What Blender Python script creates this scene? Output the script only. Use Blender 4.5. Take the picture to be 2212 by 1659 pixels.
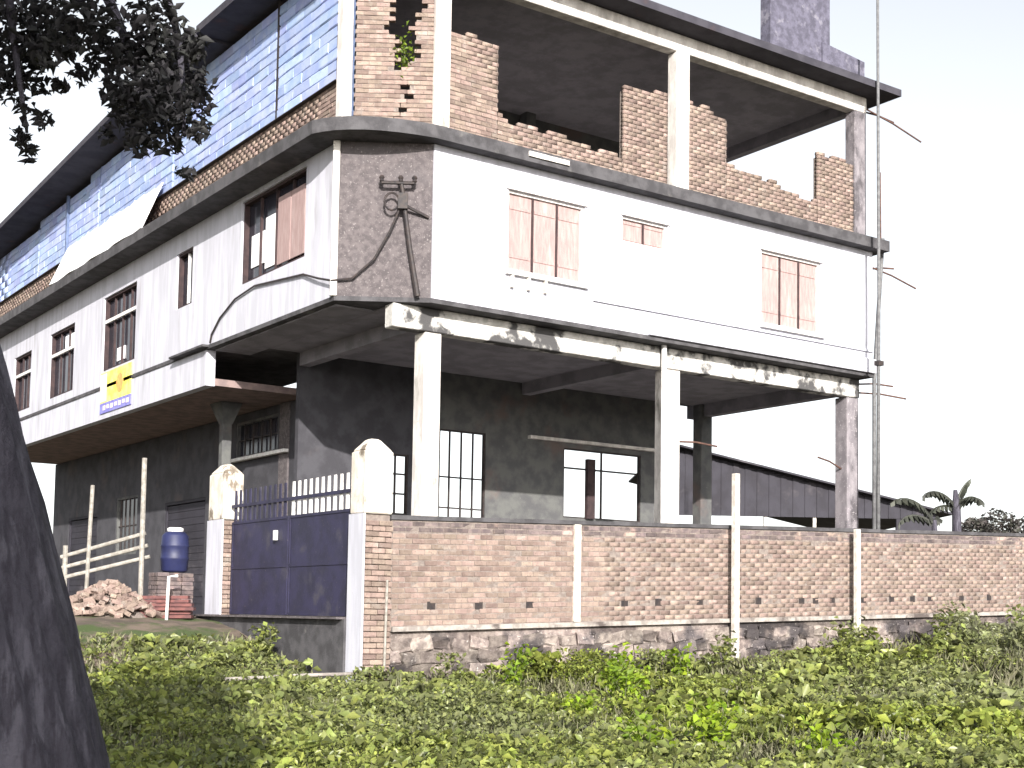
import bpy, math, random
import numpy as np
from mathutils import Vector, Matrix, Euler

random.seed(7); RNG = np.random.default_rng(7)
scene = bpy.context.scene
for o in list(bpy.data.objects): bpy.data.objects.remove(o)
COL = scene.collection

# ------------------------------------------------------------------ camera
cam_d = bpy.data.cameras.new('camera'); cam = bpy.data.objects.new('camera', cam_d); COL.objects.link(cam)
YAW, PITCH, ROLL = -0.6111, 0.0684, 0.0159
fw = Vector((-math.sin(YAW)*math.cos(PITCH), math.cos(YAW)*math.cos(PITCH), math.sin(PITCH)))
rt = Vector((math.cos(YAW), math.sin(YAW), 0)); up = rt.cross(fw)
r2 = rt*math.cos(ROLL) + up*math.sin(ROLL); u2 = up*math.cos(ROLL) - rt*math.sin(ROLL)
M = Matrix((r2, u2, -fw)).transposed().to_4x4(); M.translation = Vector((-13.39, -21.90, 1.5))
cam.matrix_world = M
cam_d.sensor_width = 36.0; cam_d.lens = 36.0*2950.96/2212; cam_d.shift_y = 299/2212.0
cam_d.clip_start = 0.05; cam_d.clip_end = 3000
scene.camera = cam

# ------------------------------------------------------------------ world and sun
SUN = Vector((-0.40, -0.82, 0.345)).normalized()
w = bpy.data.worlds.new('World'); scene.world = w; w.use_nodes = True
nt = w.node_tree; nt.nodes.clear()
sky = nt.nodes.new('ShaderNodeTexSky'); sky.sky_type = 'NISHITA'; sky.sun_disc = False
sky.sun_elevation = math.asin(SUN.z); sky.sun_rotation = math.atan2(SUN.x, SUN.y)
sky.air_density = 1.0; sky.dust_density = 1.6; sky.ozone_density = 1.0
hs = nt.nodes.new('ShaderNodeHueSaturation'); hs.inputs['Saturation'].default_value = 0.22
bg = nt.nodes.new('ShaderNodeBackground'); bg.inputs['Strength'].default_value = 0.092
out = nt.nodes.new('ShaderNodeOutputWorld')
nt.links.new(sky.outputs[0], hs.inputs['Color']); nt.links.new(hs.outputs[0], bg.inputs[0]); nt.links.new(bg.outputs[0], out.inputs[0])
sd = bpy.data.lights.new('sun', 'SUN'); sd.energy = 3.4; sd.angle = math.radians(0.53); sd.color = (1.0, 0.955, 0.89)
so = bpy.data.objects.new('sun', sd); COL.objects.link(so)
so.rotation_euler = (-SUN).to_track_quat('-Z', 'Y').to_euler()
scene.view_settings.view_transform = 'Standard'; scene.view_settings.look = 'None'
scene.view_settings.exposure = 1.5; scene.view_settings.gamma = 1.0; scene.view_settings.use_curve_mapping = False

# ------------------------------------------------------------------ materials
def mat(name, c1, c2=None, scale=3.0, rough=0.9, detail=8, bump=0.0, bscale=40.0, c3=None, s3=0.7, thr=(0.5, 0.62),
        island=0.0, stretch=None, spec=0.25, metal=0.0, speck=None, tint=None, ramp=(0.38, 0.62)):
    """two tones mixed by noise, optional third tone in blotches, optional fine specks, per-piece variation"""
    m = bpy.data.materials.new(name); m.use_nodes = True; t = m.node_tree; N = t.nodes; L = t.links
    b = N['Principled BSDF']; b.inputs['Roughness'].default_value = rough; b.inputs['Metallic'].default_value = metal
    b.inputs['Specular IOR Level'].default_value = spec
    tc = N.new('ShaderNodeNewGeometry'); pos = tc.outputs['Position']
    def noise(s, d=detail, st=None, ro=0.6):
        n = N.new('ShaderNodeTexNoise'); n.inputs['Scale'].default_value = s; n.inputs['Detail'].default_value = d
        n.inputs['Roughness'].default_value = ro
        if st:
            mp = N.new('ShaderNodeMapping'); mp.inputs['Scale'].default_value = st
            L.new(pos, mp.inputs[0]); L.new(mp.outputs[0], n.inputs['Vector'])
        else: L.new(pos, n.inputs['Vector'])
        return n.outputs['Fac']
    def rampf(f, a, bb):
        r = N.new('ShaderNodeMapRange'); r.inputs[1].default_value = a; r.inputs[2].default_value = bb
        r.interpolation_type = 'SMOOTHSTEP'; L.new(f, r.inputs[0]); return r.outputs[0]
    def mix(f, a, bb):
        x = N.new('ShaderNodeMix'); x.data_type = 'RGBA'
        L.new(f, x.inputs[0])
        for s, v in ((x.inputs[6], a), (x.inputs[7], bb)):
            if isinstance(v, tuple): s.default_value = (*v, 1)
            else: L.new(v, s)
        return x.outputs[2]
    c2 = c2 or tuple(v*0.8 for v in c1)
    col = mix(rampf(noise(scale, st=stretch), *ramp), c1, c2)
    if c3: col = mix(rampf(noise(s3, 10, st=stretch), *thr), col, c3)
    if speck: col = mix(rampf(noise(speck[1], 4), speck[2], speck[2]+0.12), col, speck[0])
    if island or tint:
        if island:
            oi = N.new('ShaderNodeObjectInfo')
            ad = N.new('ShaderNodeMath'); ad.operation = 'ADD'; L.new(oi.outputs['Random'], ad.inputs[0]); L.new(tc.outputs['Random Per Island'], ad.inputs[1])
            fr = N.new('ShaderNodeMath'); fr.operation = 'FRACT'; L.new(ad.outputs[0], fr.inputs[0]); rnd = fr.outputs[0]
            mr = N.new('ShaderNodeMapRange'); mr.inputs[3].default_value = 1-island; mr.inputs[4].default_value = 1+island; L.new(rnd, mr.inputs[0])
            h = N.new('ShaderNodeHueSaturation'); L.new(mr.outputs[0], h.inputs['Value'])
            ml = N.new('ShaderNodeMapRange'); ml.inputs[3].default_value = 0.485; ml.inputs[4].default_value = 0.512
            f2 = N.new('ShaderNodeMath'); f2.operation = 'FRACT'; mm = N.new('ShaderNodeMath'); mm.operation = 'MULTIPLY'; mm.inputs[1].default_value = 7.31
            L.new(rnd, mm.inputs[0]); L.new(mm.outputs[0], f2.inputs[0]); L.new(f2.outputs[0], ml.inputs[0]); L.new(ml.outputs[0], h.inputs['Hue'])
            L.new(col, h.inputs['Color']); col = h.outputs[0]
        if tint:
            at = N.new('ShaderNodeAttribute'); at.attribute_name = 'tint'
            col = mix(at.outputs['Fac'], col, tint)
    L.new(col, b.inputs['Base Color'])
    if bump:
        bp = N.new('ShaderNodeBump'); bp.inputs['Strength'].default_value = bump; bp.inputs['Distance'].default_value = 0.02
        L.new(noise(bscale, 6), bp.inputs['Height']); L.new(bp.outputs[0], b.inputs['Normal'])
    return m

MT = {}
MT['paint'] = mat('white_wall_paint', (0.50, 0.50, 0.56), (0.42, 0.42, 0.47), 2.2, 0.85, bump=0.25, bscale=60, c3=(0.24, 0.225, 0.23), s3=1.7, thr=(0.54, 0.86), stretch=(2.2, 2.2, 0.28), speck=((0.42, 0.41, 0.43), 34, 0.60))
MT['cement'] = mat('raw_cement_render', (0.120, 0.105, 0.108), (0.078, 0.068, 0.072), 9, 0.95, bump=0.6, bscale=45, c3=(0.10, 0.09, 0.095), s3=1.1, thr=(0.52, 0.70), speck=((0.21, 0.19, 0.19), 26, 0.58))
MT['concrete'] = mat('pale_weathered_concrete', (0.66, 0.63, 0.60), (0.46, 0.43, 0.41), 4, 0.9, bump=0.4, bscale=50, c3=(0.20, 0.19, 0.17), s3=2.0, thr=(0.60, 0.74), stretch=(1, 1, 0.4), speck=((0.32, 0.30, 0.27), 30, 0.62))
MT['stained'] = mat('stained_pillar_paint', (0.68, 0.64, 0.58), (0.50, 0.45, 0.39), 4, 0.9, bump=0.4, bscale=50, c3=(0.17, 0.14, 0.11), s3=2.6, thr=(0.56, 0.66), stretch=(1, 1, 0.5), speck=((0.28, 0.24, 0.20), 26, 0.62))
MT['bounce_floor'] = mat('pale_bounce_floor', (0.46, 0.43, 0.41), (0.36, 0.33, 0.32), 2.5, 0.9, bump=0.2, bscale=30, c3=(0.25, 0.23, 0.22), s3=1.0, thr=(0.55, 0.7))  # pale floor layers, added unseen to bounce sunlight onto the ceilings
MT['patchy'] = mat('patchy_beam_concrete', (0.62, 0.60, 0.58), (0.42, 0.41, 0.39), 5, 0.9, bump=0.5, bscale=40, c3=(0.07, 0.068, 0.07), s3=1.3, thr=(0.47, 0.56))
MT['tower'] = mat('blue_grey_weathered_render', (0.115, 0.11, 0.15), (0.072, 0.069, 0.094), 5, 0.95, bump=0.6, bscale=30, c3=(0.18, 0.173, 0.21), s3=3, thr=(0.55, 0.68), speck=((0.06, 0.058, 0.07), 20, 0.62))
MT['shop'] = mat('shade_dark_wall', (0.062, 0.061, 0.070), (0.044, 0.043, 0.050), 2.2, 0.9, bump=0.3, bscale=20, c3=(0.075, 0.066, 0.068), s3=0.9, thr=(0.55, 0.7), speck=((0.11, 0.105, 0.115), 14, 0.68))  # dark tone stands in for shade on the ground floor walls
MT['dark_concrete'] = mat('blackened_slab_concrete', (0.085, 0.082, 0.088), (0.05, 0.048, 0.052), 3, 0.92, bump=0.4, bscale=40, c3=(0.15, 0.145, 0.14), s3=1.6, thr=(0.6, 0.75), speck=((0.20, 0.19, 0.19), 30, 0.66))
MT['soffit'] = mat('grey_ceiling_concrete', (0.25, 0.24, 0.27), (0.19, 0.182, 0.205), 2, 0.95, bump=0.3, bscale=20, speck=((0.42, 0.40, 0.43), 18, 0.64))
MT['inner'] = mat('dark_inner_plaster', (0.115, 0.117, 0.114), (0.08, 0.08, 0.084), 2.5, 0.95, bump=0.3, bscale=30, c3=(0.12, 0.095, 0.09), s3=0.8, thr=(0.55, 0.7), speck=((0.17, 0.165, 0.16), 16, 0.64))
MT['brown_soffit'] = mat('red_brown_soffit', (0.25, 0.185, 0.175), (0.17, 0.13, 0.128), 3, 0.95, bump=0.4, bscale=30, speck=((0.24, 0.19, 0.18), 22, 0.62))
MT['brick'] = mat('fired_brick', (0.250, 0.190, 0.160), (0.195, 0.145, 0.124), 9, 0.95, bump=0.6, bscale=70, island=0.27, c3=(0.27, 0.222, 0.196), s3=4.0, thr=(0.56, 0.67), speck=((0.085, 0.062, 0.056), 36, 0.60))
MT['wbrick'] = mat('blackened_brick', (0.16, 0.125, 0.12), (0.10, 0.08, 0.082), 8, 0.95, bump=0.5, bscale=70, island=0.35, c3=(0.30, 0.22, 0.19), s3=2.5, thr=(0.55, 0.66))
MT['mortar'] = mat('sand_mortar', (0.225, 0.19, 0.17), (0.16, 0.132, 0.12), 12, 0.98, bump=0.6, bscale=60, speck=((0.12, 0.10, 0.09), 30, 0.58))
MT['stone'] = mat('rubble_stone', (0.235, 0.198, 0.178), (0.13, 0.106, 0.098), 7, 0.95, bump=1.0, bscale=26, island=0.5, c3=(0.055, 0.048, 0.050), s3=1.1, thr=(0.46, 0.60), speck=((0.34, 0.31, 0.29), 18, 0.60))
MT['blue'] = mat('pale_blue_paint', (0.265, 0.33, 0.56), (0.33, 0.39, 0.58), 3.5, 0.8, bump=0.3, bscale=40, island=0.16, c3=(0.34, 0.39, 0.56), s3=1.6, thr=(0.54, 0.68), speck=((0.20, 0.26, 0.45), 24, 0.60))
MT['bluegap'] = mat('blue_joint', (0.13, 0.17, 0.28), (0.09, 0.12, 0.2), 6, 0.95)
MT['sheet'] = mat('white_sheet', (0.80, 0.80, 0.80), (0.72, 0.71, 0.73), 2, 0.7, c3=(0.6, 0.57, 0.55), s3=1.5, thr=(0.6, 0.8))
MT['tin'] = mat('dark_rusted_tin', (0.032, 0.030, 0.040), (0.022, 0.020, 0.027), 1.4, 0.75, bump=0.2, bscale=14, c3=(0.075, 0.068, 0.078), s3=0.7, thr=(0.54, 0.7), spec=0.3)
MT['eave'] = mat('dark_eave_board', (0.055, 0.052, 0.064), (0.038, 0.036, 0.046), 2, 0.9, c3=(0.08, 0.05, 0.05), s3=1, thr=(0.6, 0.75))
MT['navy'] = mat('navy_gate_paint', (0.024, 0.022, 0.055), (0.017, 0.016, 0.036), 2.5, 0.6, bump=0.15, bscale=20, c3=(0.045, 0.042, 0.06), s3=1.8, thr=(0.56, 0.72), spec=0.4, speck=((0.12, 0.10, 0.11), 24, 0.64))
MT['pink'] = mat('faded_pink_wood', (0.34, 0.245, 0.235), (0.28, 0.195, 0.19), 5, 0.8, bump=0.3, bscale=40, stretch=(4, 4, 0.6), c3=(0.38, 0.30, 0.285), s3=2.0, thr=(0.5, 0.7))
MT['gap'] = mat('dark_timber', (0.055, 0.035, 0.036), (0.035, 0.024, 0.026), 6, 0.8)
MT['glass'] = mat('dark_glass', (0.02, 0.02, 0.028), (0.03, 0.03, 0.04), 2, 0.12, spec=0.5)
MT['trim'] = mat('white_frame_paint', (0.74, 0.73, 0.72), (0.60, 0.58, 0.57), 7, 0.7, speck=((0.4, 0.37, 0.35), 40, 0.66))
MT['iron'] = mat('black_iron', (0.025, 0.022, 0.024), (0.045, 0.035, 0.033), 12, 0.6)
MT['rust'] = mat('rusty_steel', (0.12, 0.065, 0.05), (0.07, 0.04, 0.035), 14, 0.85)
MT['galv'] = mat('grey_galvanised', (0.42, 0.42, 0.42), (0.28, 0.28, 0.28), 10, 0.55, metal=0.4)
MT['postc'] = mat('cast_post_concrete', (0.62, 0.58, 0.53), (0.44, 0.40, 0.36), 9, 0.9, bump=0.4, bscale=60, speck=((0.25, 0.21, 0.18), 40, 0.64))
MT['ledge'] = mat('dirty_ledge_cement', (0.34, 0.31, 0.285), (0.22, 0.195, 0.18), 6, 0.95, bump=0.5, bscale=40, c3=(0.09, 0.075, 0.07), s3=1.6, thr=(0.52, 0.64))
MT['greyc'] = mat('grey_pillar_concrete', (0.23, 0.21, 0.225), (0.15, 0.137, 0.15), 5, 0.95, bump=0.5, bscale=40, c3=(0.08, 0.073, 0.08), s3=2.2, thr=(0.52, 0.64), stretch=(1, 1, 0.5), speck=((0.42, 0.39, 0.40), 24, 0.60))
MT['pipeg'] = mat('grey_pipe', (0.15, 0.15, 0.155), (0.10, 0.10, 0.105), 9, 0.7)
MT['bamboo'] = mat('weathered_bamboo', (0.30, 0.28, 0.255), (0.20, 0.185, 0.165), 9, 0.75)
MT['yellow'] = mat('yellow_print', (0.80, 0.68, 0.10), (0.84, 0.76, 0.24), 4, 0.6)
MT['orange'] = mat('orange_print', (0.62, 0.30, 0.10), (0.72, 0.42, 0.12), 8, 0.6)
MT['bluep'] = mat('blue_print', (0.16, 0.15, 0.45), (0.24, 0.24, 0.52), 8, 0.6)
MT['palep'] = mat('pale_print', (0.78, 0.68, 0.62), (0.74, 0.60, 0.56), 8, 0.6)
MT['bluepl'] = mat('blue_plastic', (0.012, 0.016, 0.065), (0.009, 0.012, 0.05), 4, 0.55, spec=0.5)
MT['maroon'] = mat('maroon_paint', (0.15, 0.06, 0.055), (0.09, 0.04, 0.04), 6, 0.7)
MT['soil'] = mat('brown_field_soil', (0.16, 0.125, 0.10), (0.09, 0.072, 0.06), 2.0, 0.98, bump=0.8, bscale=14, c3=(0.06, 0.085, 0.03), s3=0.8, thr=(0.48, 0.6), speck=((0.30, 0.25, 0.22), 20, 0.64))
MT['yard'] = mat('trodden_yard_earth', (0.16, 0.14, 0.125), (0.10, 0.09, 0.085), 1.5, 0.98, bump=0.5, bscale=12)
MT['bark'] = mat('dark_furrowed_bark', (0.058, 0.054, 0.070), (0.036, 0.033, 0.044), 11, 0.95, bump=1.0, bscale=26, stretch=(3, 3, 0.45), c3=(0.095, 0.09, 0.112), s3=4.2, thr=(0.50, 0.64))
MT['stem'] = mat('green_stem', (0.11, 0.13, 0.05), (0.08, 0.09, 0.04), 8, 0.7)
def leafmat(name, a, b, tint, isl=0.4, rough=0.55):
    m = mat(name, a, b, 2.0, rough, island=isl, tint=tint, spec=0.3)
    t = m.node_tree; P = t.nodes['Principled BSDF']
    tr = t.nodes.new('ShaderNodeBsdfTranslucent'); mx = t.nodes.new('ShaderNodeMixShader'); mx.inputs[0].default_value = 0.36
    src = P.inputs['Base Color'].links[0].from_socket; t.links.new(src, tr.inputs[0])
    o = t.nodes['Material Output']; t.links.new(P.outputs[0], mx.inputs[1]); t.links.new(tr.outputs[0], mx.inputs[2]); t.links.new(mx.outputs[0], o.inputs[0])
    return m
MT['weed'] = leafmat('weed_leaves', (0.215, 0.255, 0.050), (0.14, 0.165, 0.045), (0.225, 0.225, 0.17), 0.72, 0.36)
MT['bright'] = leafmat('fresh_green_leaves', (0.24, 0.34, 0.02), (0.17, 0.26, 0.02), (0.09, 0.13, 0.03), 0.35)
MT['tleaf'] = leafmat('dark_tree_leaves', (0.034, 0.036, 0.032), (0.024, 0.025, 0.026), (0.045, 0.042, 0.048), 0.4)
MT['far'] = leafmat('far_bush_leaves', (0.075, 0.080, 0.062), (0.055, 0.058, 0.050), (0.10, 0.085, 0.085), 0.4)
MT['grass'] = leafmat('dry_grass_blades', (0.20, 0.21, 0.10), (0.14, 0.17, 0.06), (0.30, 0.28, 0.20), 0.35)

# ------------------------------------------------------------------ helpers
def tag(o, label=None, cat=None, group=None, kind=None):
    if label: o['label'] = label
    if cat: o['category'] = cat
    if group: o['group'] = group
    if kind: o['kind'] = kind
    return o
def empty(name, loc, label, cat, group=None):
    o = bpy.data.objects.new(name, None); o.empty_display_size = 0.2; COL.objects.link(o); o.location = loc
    return tag(o, label, cat, group)
def link(name, me, parent=None, mw=None):
    o = bpy.data.objects.new(name, me); COL.objects.link(o)
    if parent is not None:
        o.parent = parent; o.matrix_parent_inverse = WM(parent).inverted()
    if mw is not None: o.matrix_basis = mw
    WMC[o.name] = (WM(parent) @ o.matrix_parent_inverse @ o.matrix_basis) if parent is not None else o.matrix_basis.copy()
    return o
WMC = {}
def WM(o):
    if o.name in WMC: return WMC[o.name]
    return Matrix.Translation(o.location)
class Fr:
    """local frame: u along a wall, d inwards, z up"""
    def __init__(s, o, u, d): s.o = Vector(o); s.u = Vector(u).normalized(); s.d = Vector(d).normalized()
    def p(s, u, d, z): v = s.o + s.u*u + s.d*d; return (v.x, v.y, v.z + z)
WORLD = Fr((0, 0, 0), (1, 0, 0), (0, 1, 0))
class MB:
    def __init__(s): s.v = []; s.f = []
    def add(s, vs, fs):
        k = len(s.v); s.v += [tuple(v) for v in vs]; s.f += [tuple(i+k for i in f) for f in fs]; return s
    def box(s, x0, x1, y0, y1, z0, z1, fr=WORLD):
        P = [fr.p(x, y, z) for z in (z0, z1) for x, y in ((x0, y0), (x1, y0), (x1, y1), (x0, y1))]
        return s.add(P, [(0, 3, 2, 1), (4, 5, 6, 7), (0, 1, 5, 4), (1, 2, 6, 5), (2, 3, 7, 6), (3, 0, 4, 7)])
    def hexa(s, P): return s.add(P, [(0, 3, 2, 1), (4, 5, 6, 7), (0, 1, 5, 4), (1, 2, 6, 5), (2, 3, 7, 6), (3, 0, 4, 7)])
    def prism(s, poly, z0, z1):
        n = len(poly); P = [(x, y, z0) for x, y in poly] + [(x, y, z1) for x, y in poly]
        return s.add(P, [tuple(range(n))[::-1], tuple(range(n, 2*n))] + [(i, (i+1) % n, (i+1) % n+n, i+n) for i in range(n)])
    def tube(s, pts, rad, n=8, cap=True):
        pts = [Vector(p) for p in pts]; m = len(pts)
        rad = [rad]*m if not hasattr(rad, '__len__') else rad
        rings = []; prev = None
        for i, p in enumerate(pts):
            t = (pts[min(i+1, m-1)] - pts[max(i-1, 0)]).normalized()
            a = t.orthogonal().normalized() if prev is None else (prev - t*prev.dot(t)).normalized()
            prev = a; b = t.cross(a)
            rings.append([p + (a*math.cos(k*2*math.pi/n) + b*math.sin(k*2*math.pi/n))*rad[i] for k in range(n)])
        V = [v for r in rings for v in r]
        F = [(i*n+k, i*n+(k+1) % n, (i+1)*n+(k+1) % n, (i+1)*n+k) for i in range(m-1) for k in range(n)]
        if cap: F += [tuple(range(n))[::-1], tuple((m-1)*n+k for k in range(n))]
        return s.add(V, F)
    def lathe(s, c, prof, n=16):
        c = Vector(c); V = [c + Vector((r*math.cos(k*2*math.pi/n), r*math.sin(k*2*math.pi/n), z)) for r, z in prof for k in range(n)]; m = len(prof)
        return s.add(V, [(i*n+k, i*n+(k+1) % n, (i+1)*n+(k+1) % n, (i+1)*n+k) for i in range(m-1) for k in range(n)] + [tuple(range(n))[::-1], tuple((m-1)*n+k for k in range(n))])
    def holed(s, fr, u0, u1, z0, z1, holes, t):
        """wall panel of thickness t with rectangular openings (u0,u1,z0,z1)"""
        us = sorted({u0, u1, *[h[0] for h in holes], *[h[1] for h in holes]}); zs = sorted({z0, z1, *[h[2] for h in holes], *[h[3] for h in holes]})
        us = [x for x in us if u0 <= x <= u1]; zs = [x for x in zs if z0 <= x <= z1]
        def solid(i, j):
            if i < 0 or j < 0 or i >= len(us)-1 or j >= len(zs)-1: return False
            a, b = (us[i]+us[i+1])/2, (zs[j]+zs[j+1])/2
            return not any(h[0] < a < h[1] and h[2] < b < h[3] for h in holes)
        for i in range(len(us)-1):
            for j in range(len(zs)-1):
                if not solid(i, j): continue
                a, b, c, e = us[i], us[i+1], zs[j], zs[j+1]
                q = lambda *A: s.add([fr.p(*x) for x in A], [(0, 1, 2, 3)])
                q((a, 0, c), (b, 0, c), (b, 0, e), (a, 0, e)); q((b, t, c), (a, t, c), (a, t, e), (b, t, e))
                if not solid(i-1, j): q((a, t, c), (a, 0, c), (a, 0, e), (a, t, e))
                if not solid(i+1, j): q((b, 0, c), (b, t, c), (b, t, e), (b, 0, e))
                if not solid(i, j-1): q((a, t, c), (b, t, c), (b, 0, c), (a, 0, c))
                if not solid(i, j+1): q((a, 0, e), (b, 0, e), (b, t, e), (a, t, e))
        return s
    def build(s, name, m, parent=None, smooth=False, bevel=0.0):
        me = bpy.data.meshes.new(name); me.from_pydata(s.v, [], s.f); me.materials.append(MT[m] if isinstance(m, str) else m)
        if smooth: me.polygons.foreach_set('use_smooth', [True]*len(me.polygons))
        me.update()
        o = link(name, me, parent)
        if bevel:
            b = o.modifiers.new('bevel', 'BEVEL'); b.width = bevel; b.segments = 1; b.limit_method = 'ANGLE'
        return o
def np_mesh(name, V, F, m, parent=None, tint=None, k=4):
    me = bpy.data.meshes.new(name); n = len(F)
    me.vertices.add(len(V)); me.vertices.foreach_set('co', V.astype(np.float32).ravel())
    me.loops.add(n*k); me.loops.foreach_set('vertex_index', F.astype(np.int32).ravel())
    me.polygons.add(n); me.polygons.foreach_set('loop_start', np.arange(0, n*k, k, dtype=np.int32)); me.polygons.foreach_set('loop_total', np.full(n, k, dtype=np.int32))
    me.update(calc_edges=True); me.materials.append(MT[m])
    if tint is not None:
        a = me.attributes.new('tint', 'FLOAT', 'FACE'); a.data.foreach_set('value', tint.astype(np.float32))
    return link(name, me, parent)

# piece meshes shared by every single brick / block
def piece_mesh(name, l, t, h, m, seed):
    r = random.Random(seed); c = 0.07*h; j = lambda: r.uniform(-1, 1)*0.05*h
    V = []
    for z, ins in ((-h/2, c), (-h/2+c*1.4, 0), (h/2-c*1.4, 0), (h/2, c)):
        for sx, sy in ((-1, -1), (1, -1), (1, 1), (-1, 1)): V.append((sx*(l/2-ins)+j(), sy*(t/2-ins)+j()*0.6, z+j()*0.6))
    F = [(3, 2, 1, 0), (12, 13, 14, 15)] + [(i*4+k, i*4+(k+1) % 4, i*4+4+(k+1) % 4, i*4+4+k) for i in range(3) for k in range(4)]
    me = bpy.data.meshes.new(name); me.from_pydata(V, [], F); me.materials.append(MT[m]); return me
def lay(fr, u0, u1, z0, z1, keep=None, l=0.235, h=0.078, gap=0.012, shear=0.0, off=0.0):
    """running-bond positions in a wall frame: list of (matrix, u, z)"""
    R = []; row = 0; z = z0 + h/2
    yaw = math.atan2(fr.u.y, fr.u.x)
    while z + h/2 <= z1 + 0.02:
        u = u0 - (0.5*(l+gap) if row % 2 else 0)
        while u < u1 - 0.03:
            a, b = max(u, u0), min(u + l, u1)
            if b - a > 0.05 and (keep is None or keep((a+b)/2, z)):
                p = fr.p((a+b)/2, off + random.uniform(-0.006, 0.006), z + shear*((a+b)/2))
                mt = Matrix.Translation(p) @ Euler((random.uniform(-.015, .015), math.atan(-shear) + random.uniform(-.012, .012), yaw + random.uniform(-.012, .012))).to_matrix().to_4x4() @ Matrix.Diagonal(((b-a)/l, 1, 1, 1))
                R.append((mt, (a+b)/2, z))
            u += l + gap
        z += h + gap; row += 1
    return R
def place(items, name, meshes, parent, stuff_name, limit=300, key=None):
    """the first `limit` pieces as objects of their own, the rest joined as stuff"""
    items = sorted(items, key=key) if key else list(items)
    for i, it in enumerate(items[:limit]): link(name, meshes[i % len(meshes)], parent, it[0])
    rest = items[limit:]
    if rest:
        Vs, Fs, k = [], [], 0
        cache = [(np.array([v.co[:] for v in m.vertices]), np.array([list(p.vertices) for p in m.polygons])) for m in meshes]
        for i, it in enumerate(rest):
            V, F = cache[i % len(cache)]; mm = np.array(it[0]); Vs.append(V @ mm[:3, :3].T + mm[:3, 3]); Fs.append(F + k); k += len(V)
        o = np_mesh(stuff_name, np.vstack(Vs), np.vstack(Fs), meshes[0].materials[0].name if False else None or [kk for kk, vv in MT.items() if vv == meshes[0].materials[0]][0], parent)
        tag(o, kind='stuff')
CAMP = np.array([-13.39, -21.9, 1.5])
near = lambda it: (it[0].translation - Vector(CAMP)).length

# leaves -------------------------------------------------------------------
def leaves(cent, size, up_bias=0.6, aspect=0.55, outward=None, jit=0.25):
    """folded pointed leaves at the given centres -> V, F(tri)"""
    n = len(cent); size = np.broadcast_to(size, (n,))*RNG.uniform(1-jit*1.6, 1+jit*1.6, n)
    nrm = RNG.normal(size=(n, 3)); nrm[:, 2] = np.abs(nrm[:, 2])*0.6 + up_bias*1.6
    if outward is not None: nrm += outward
    nrm /= np.linalg.norm(nrm, axis=1, keepdims=True)
    a = RNG.normal(size=(n, 3)); a -= nrm*(a*nrm).sum(1, keepdims=True); a /= np.linalg.norm(a, axis=1, keepdims=True); b = np.cross(nrm, a)
    L = size[:, None]; W = (size*aspect*0.5)[:, None]; fold = (size*0.12)[:, None]
    base = cent - a*L*0.5; tip = cent + a*L*0.5 - nrm*L*0.12; mid = cent - a*L*0.05
    l = mid + b*W + nrm*fold; r = mid - b*W + nrm*fold
    V = np.stack([base, l, tip, r], 1).reshape(-1, 3); k = np.arange(n)[:, None]*4
    F = np.concatenate([k+np.array([[0, 2, 1]]), k+np.array([[0, 3, 2]])], 1).reshape(-1, 3)
    return V, F

# =================================================================== GROUND
def ss(x, a, b): t = np.clip((x-a)/(b-a), 0, 1); return t*t*(3-2*t)
def gh(x, y):
    """height of the open ground"""
    x = np.asarray(x, float); y = np.asarray(y, float)
    field = 0.02 + 0.035*np.clip(x+2, 0, 18)*ss(y, -14, -3) + 0.05*np.sin(x*0.9)*np.sin(y*0.7+1) + 0.16*ss(y, -7, -2.6)
    bank = 0.12 + 1.26*ss(y, -3.8, 4.4)
    h = np.where(x < -2.72, field*(1-ss(y, -4.5, -2)) + bank*ss(y, -4.5, -2), np.where(y > -2.45, 1.40, field))
    far = ss(np.hypot(x-2, y+2), 60, 140)
    return h*(1-far) + 1.0*far
def axis(lo, hi, dense_lo, dense_hi, step, extra):
    a = [lo] + sorted(extra) + [hi]
    return np.array(sorted(set([lo, hi] + list(np.arange(dense_lo, dense_hi, step)) + [lo*0.5, hi*0.5, lo*0.2, hi*0.2, lo*0.08, hi*0.08] + list(extra))))
gx = axis(-900, 900, -22, 26, 0.33, (-2.725, -2.715)); gy = axis(-900, 900, -24, 8, 0.33, (-2.455, -2.445))
GX, GY = np.meshgrid(gx, gy, indexing='ij'); GZ = gh(GX, GY) + np.where((np.abs(GX) < 30) & (GY < 8), RNG.normal(0, 0.012, GX.shape), 0)
V = np.stack([GX, GY, GZ], -1).reshape(-1, 3); ni, nj = len(gx), len(gy)
I, J = np.meshgrid(np.arange(ni-1), np.arange(nj-1), indexing='ij'); q = (I*nj+J).ravel()
F = np.stack([q, q+nj, q+nj+1, q+1], 1)
tag(np_mesh('ground', V, F, 'soil'), 'rough earth field and yard ground', kind='structure')

# =================================================================== HOUSE
house = empty('house', (0, 0, 1.4), 'unfinished three storey house, white middle floor, raw brick top floor, open pillars below', 'house')
FRONT = Fr((0, 0, 0), (1, 0, 0), (0, 1, 0))
LEFT = Fr((-1.53, 0, 0), (0, 1, 0), (1, 0, 0))            # u = Y, inwards +X
cu = Vector((-1.53, 0.99, 0)).normalized(); CH = Fr((0, 0, 0), cu, (-cu.y*-1, -cu.x, 0)); CL = Vector((-1.53, 0.99)).length
CH.d = Vector((0.543, 0.84, 0)).normalized()
WEND = 27.0
foot = lambda e: [(0.0-e*0.3, -e), (12.57+e, -e), (12.57+e, 6.3), (2.0+e, 6.3), (2.0+e, WEND), (-1.53-e, WEND), (-1.53-e, 0.99-e*0.3)]

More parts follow.
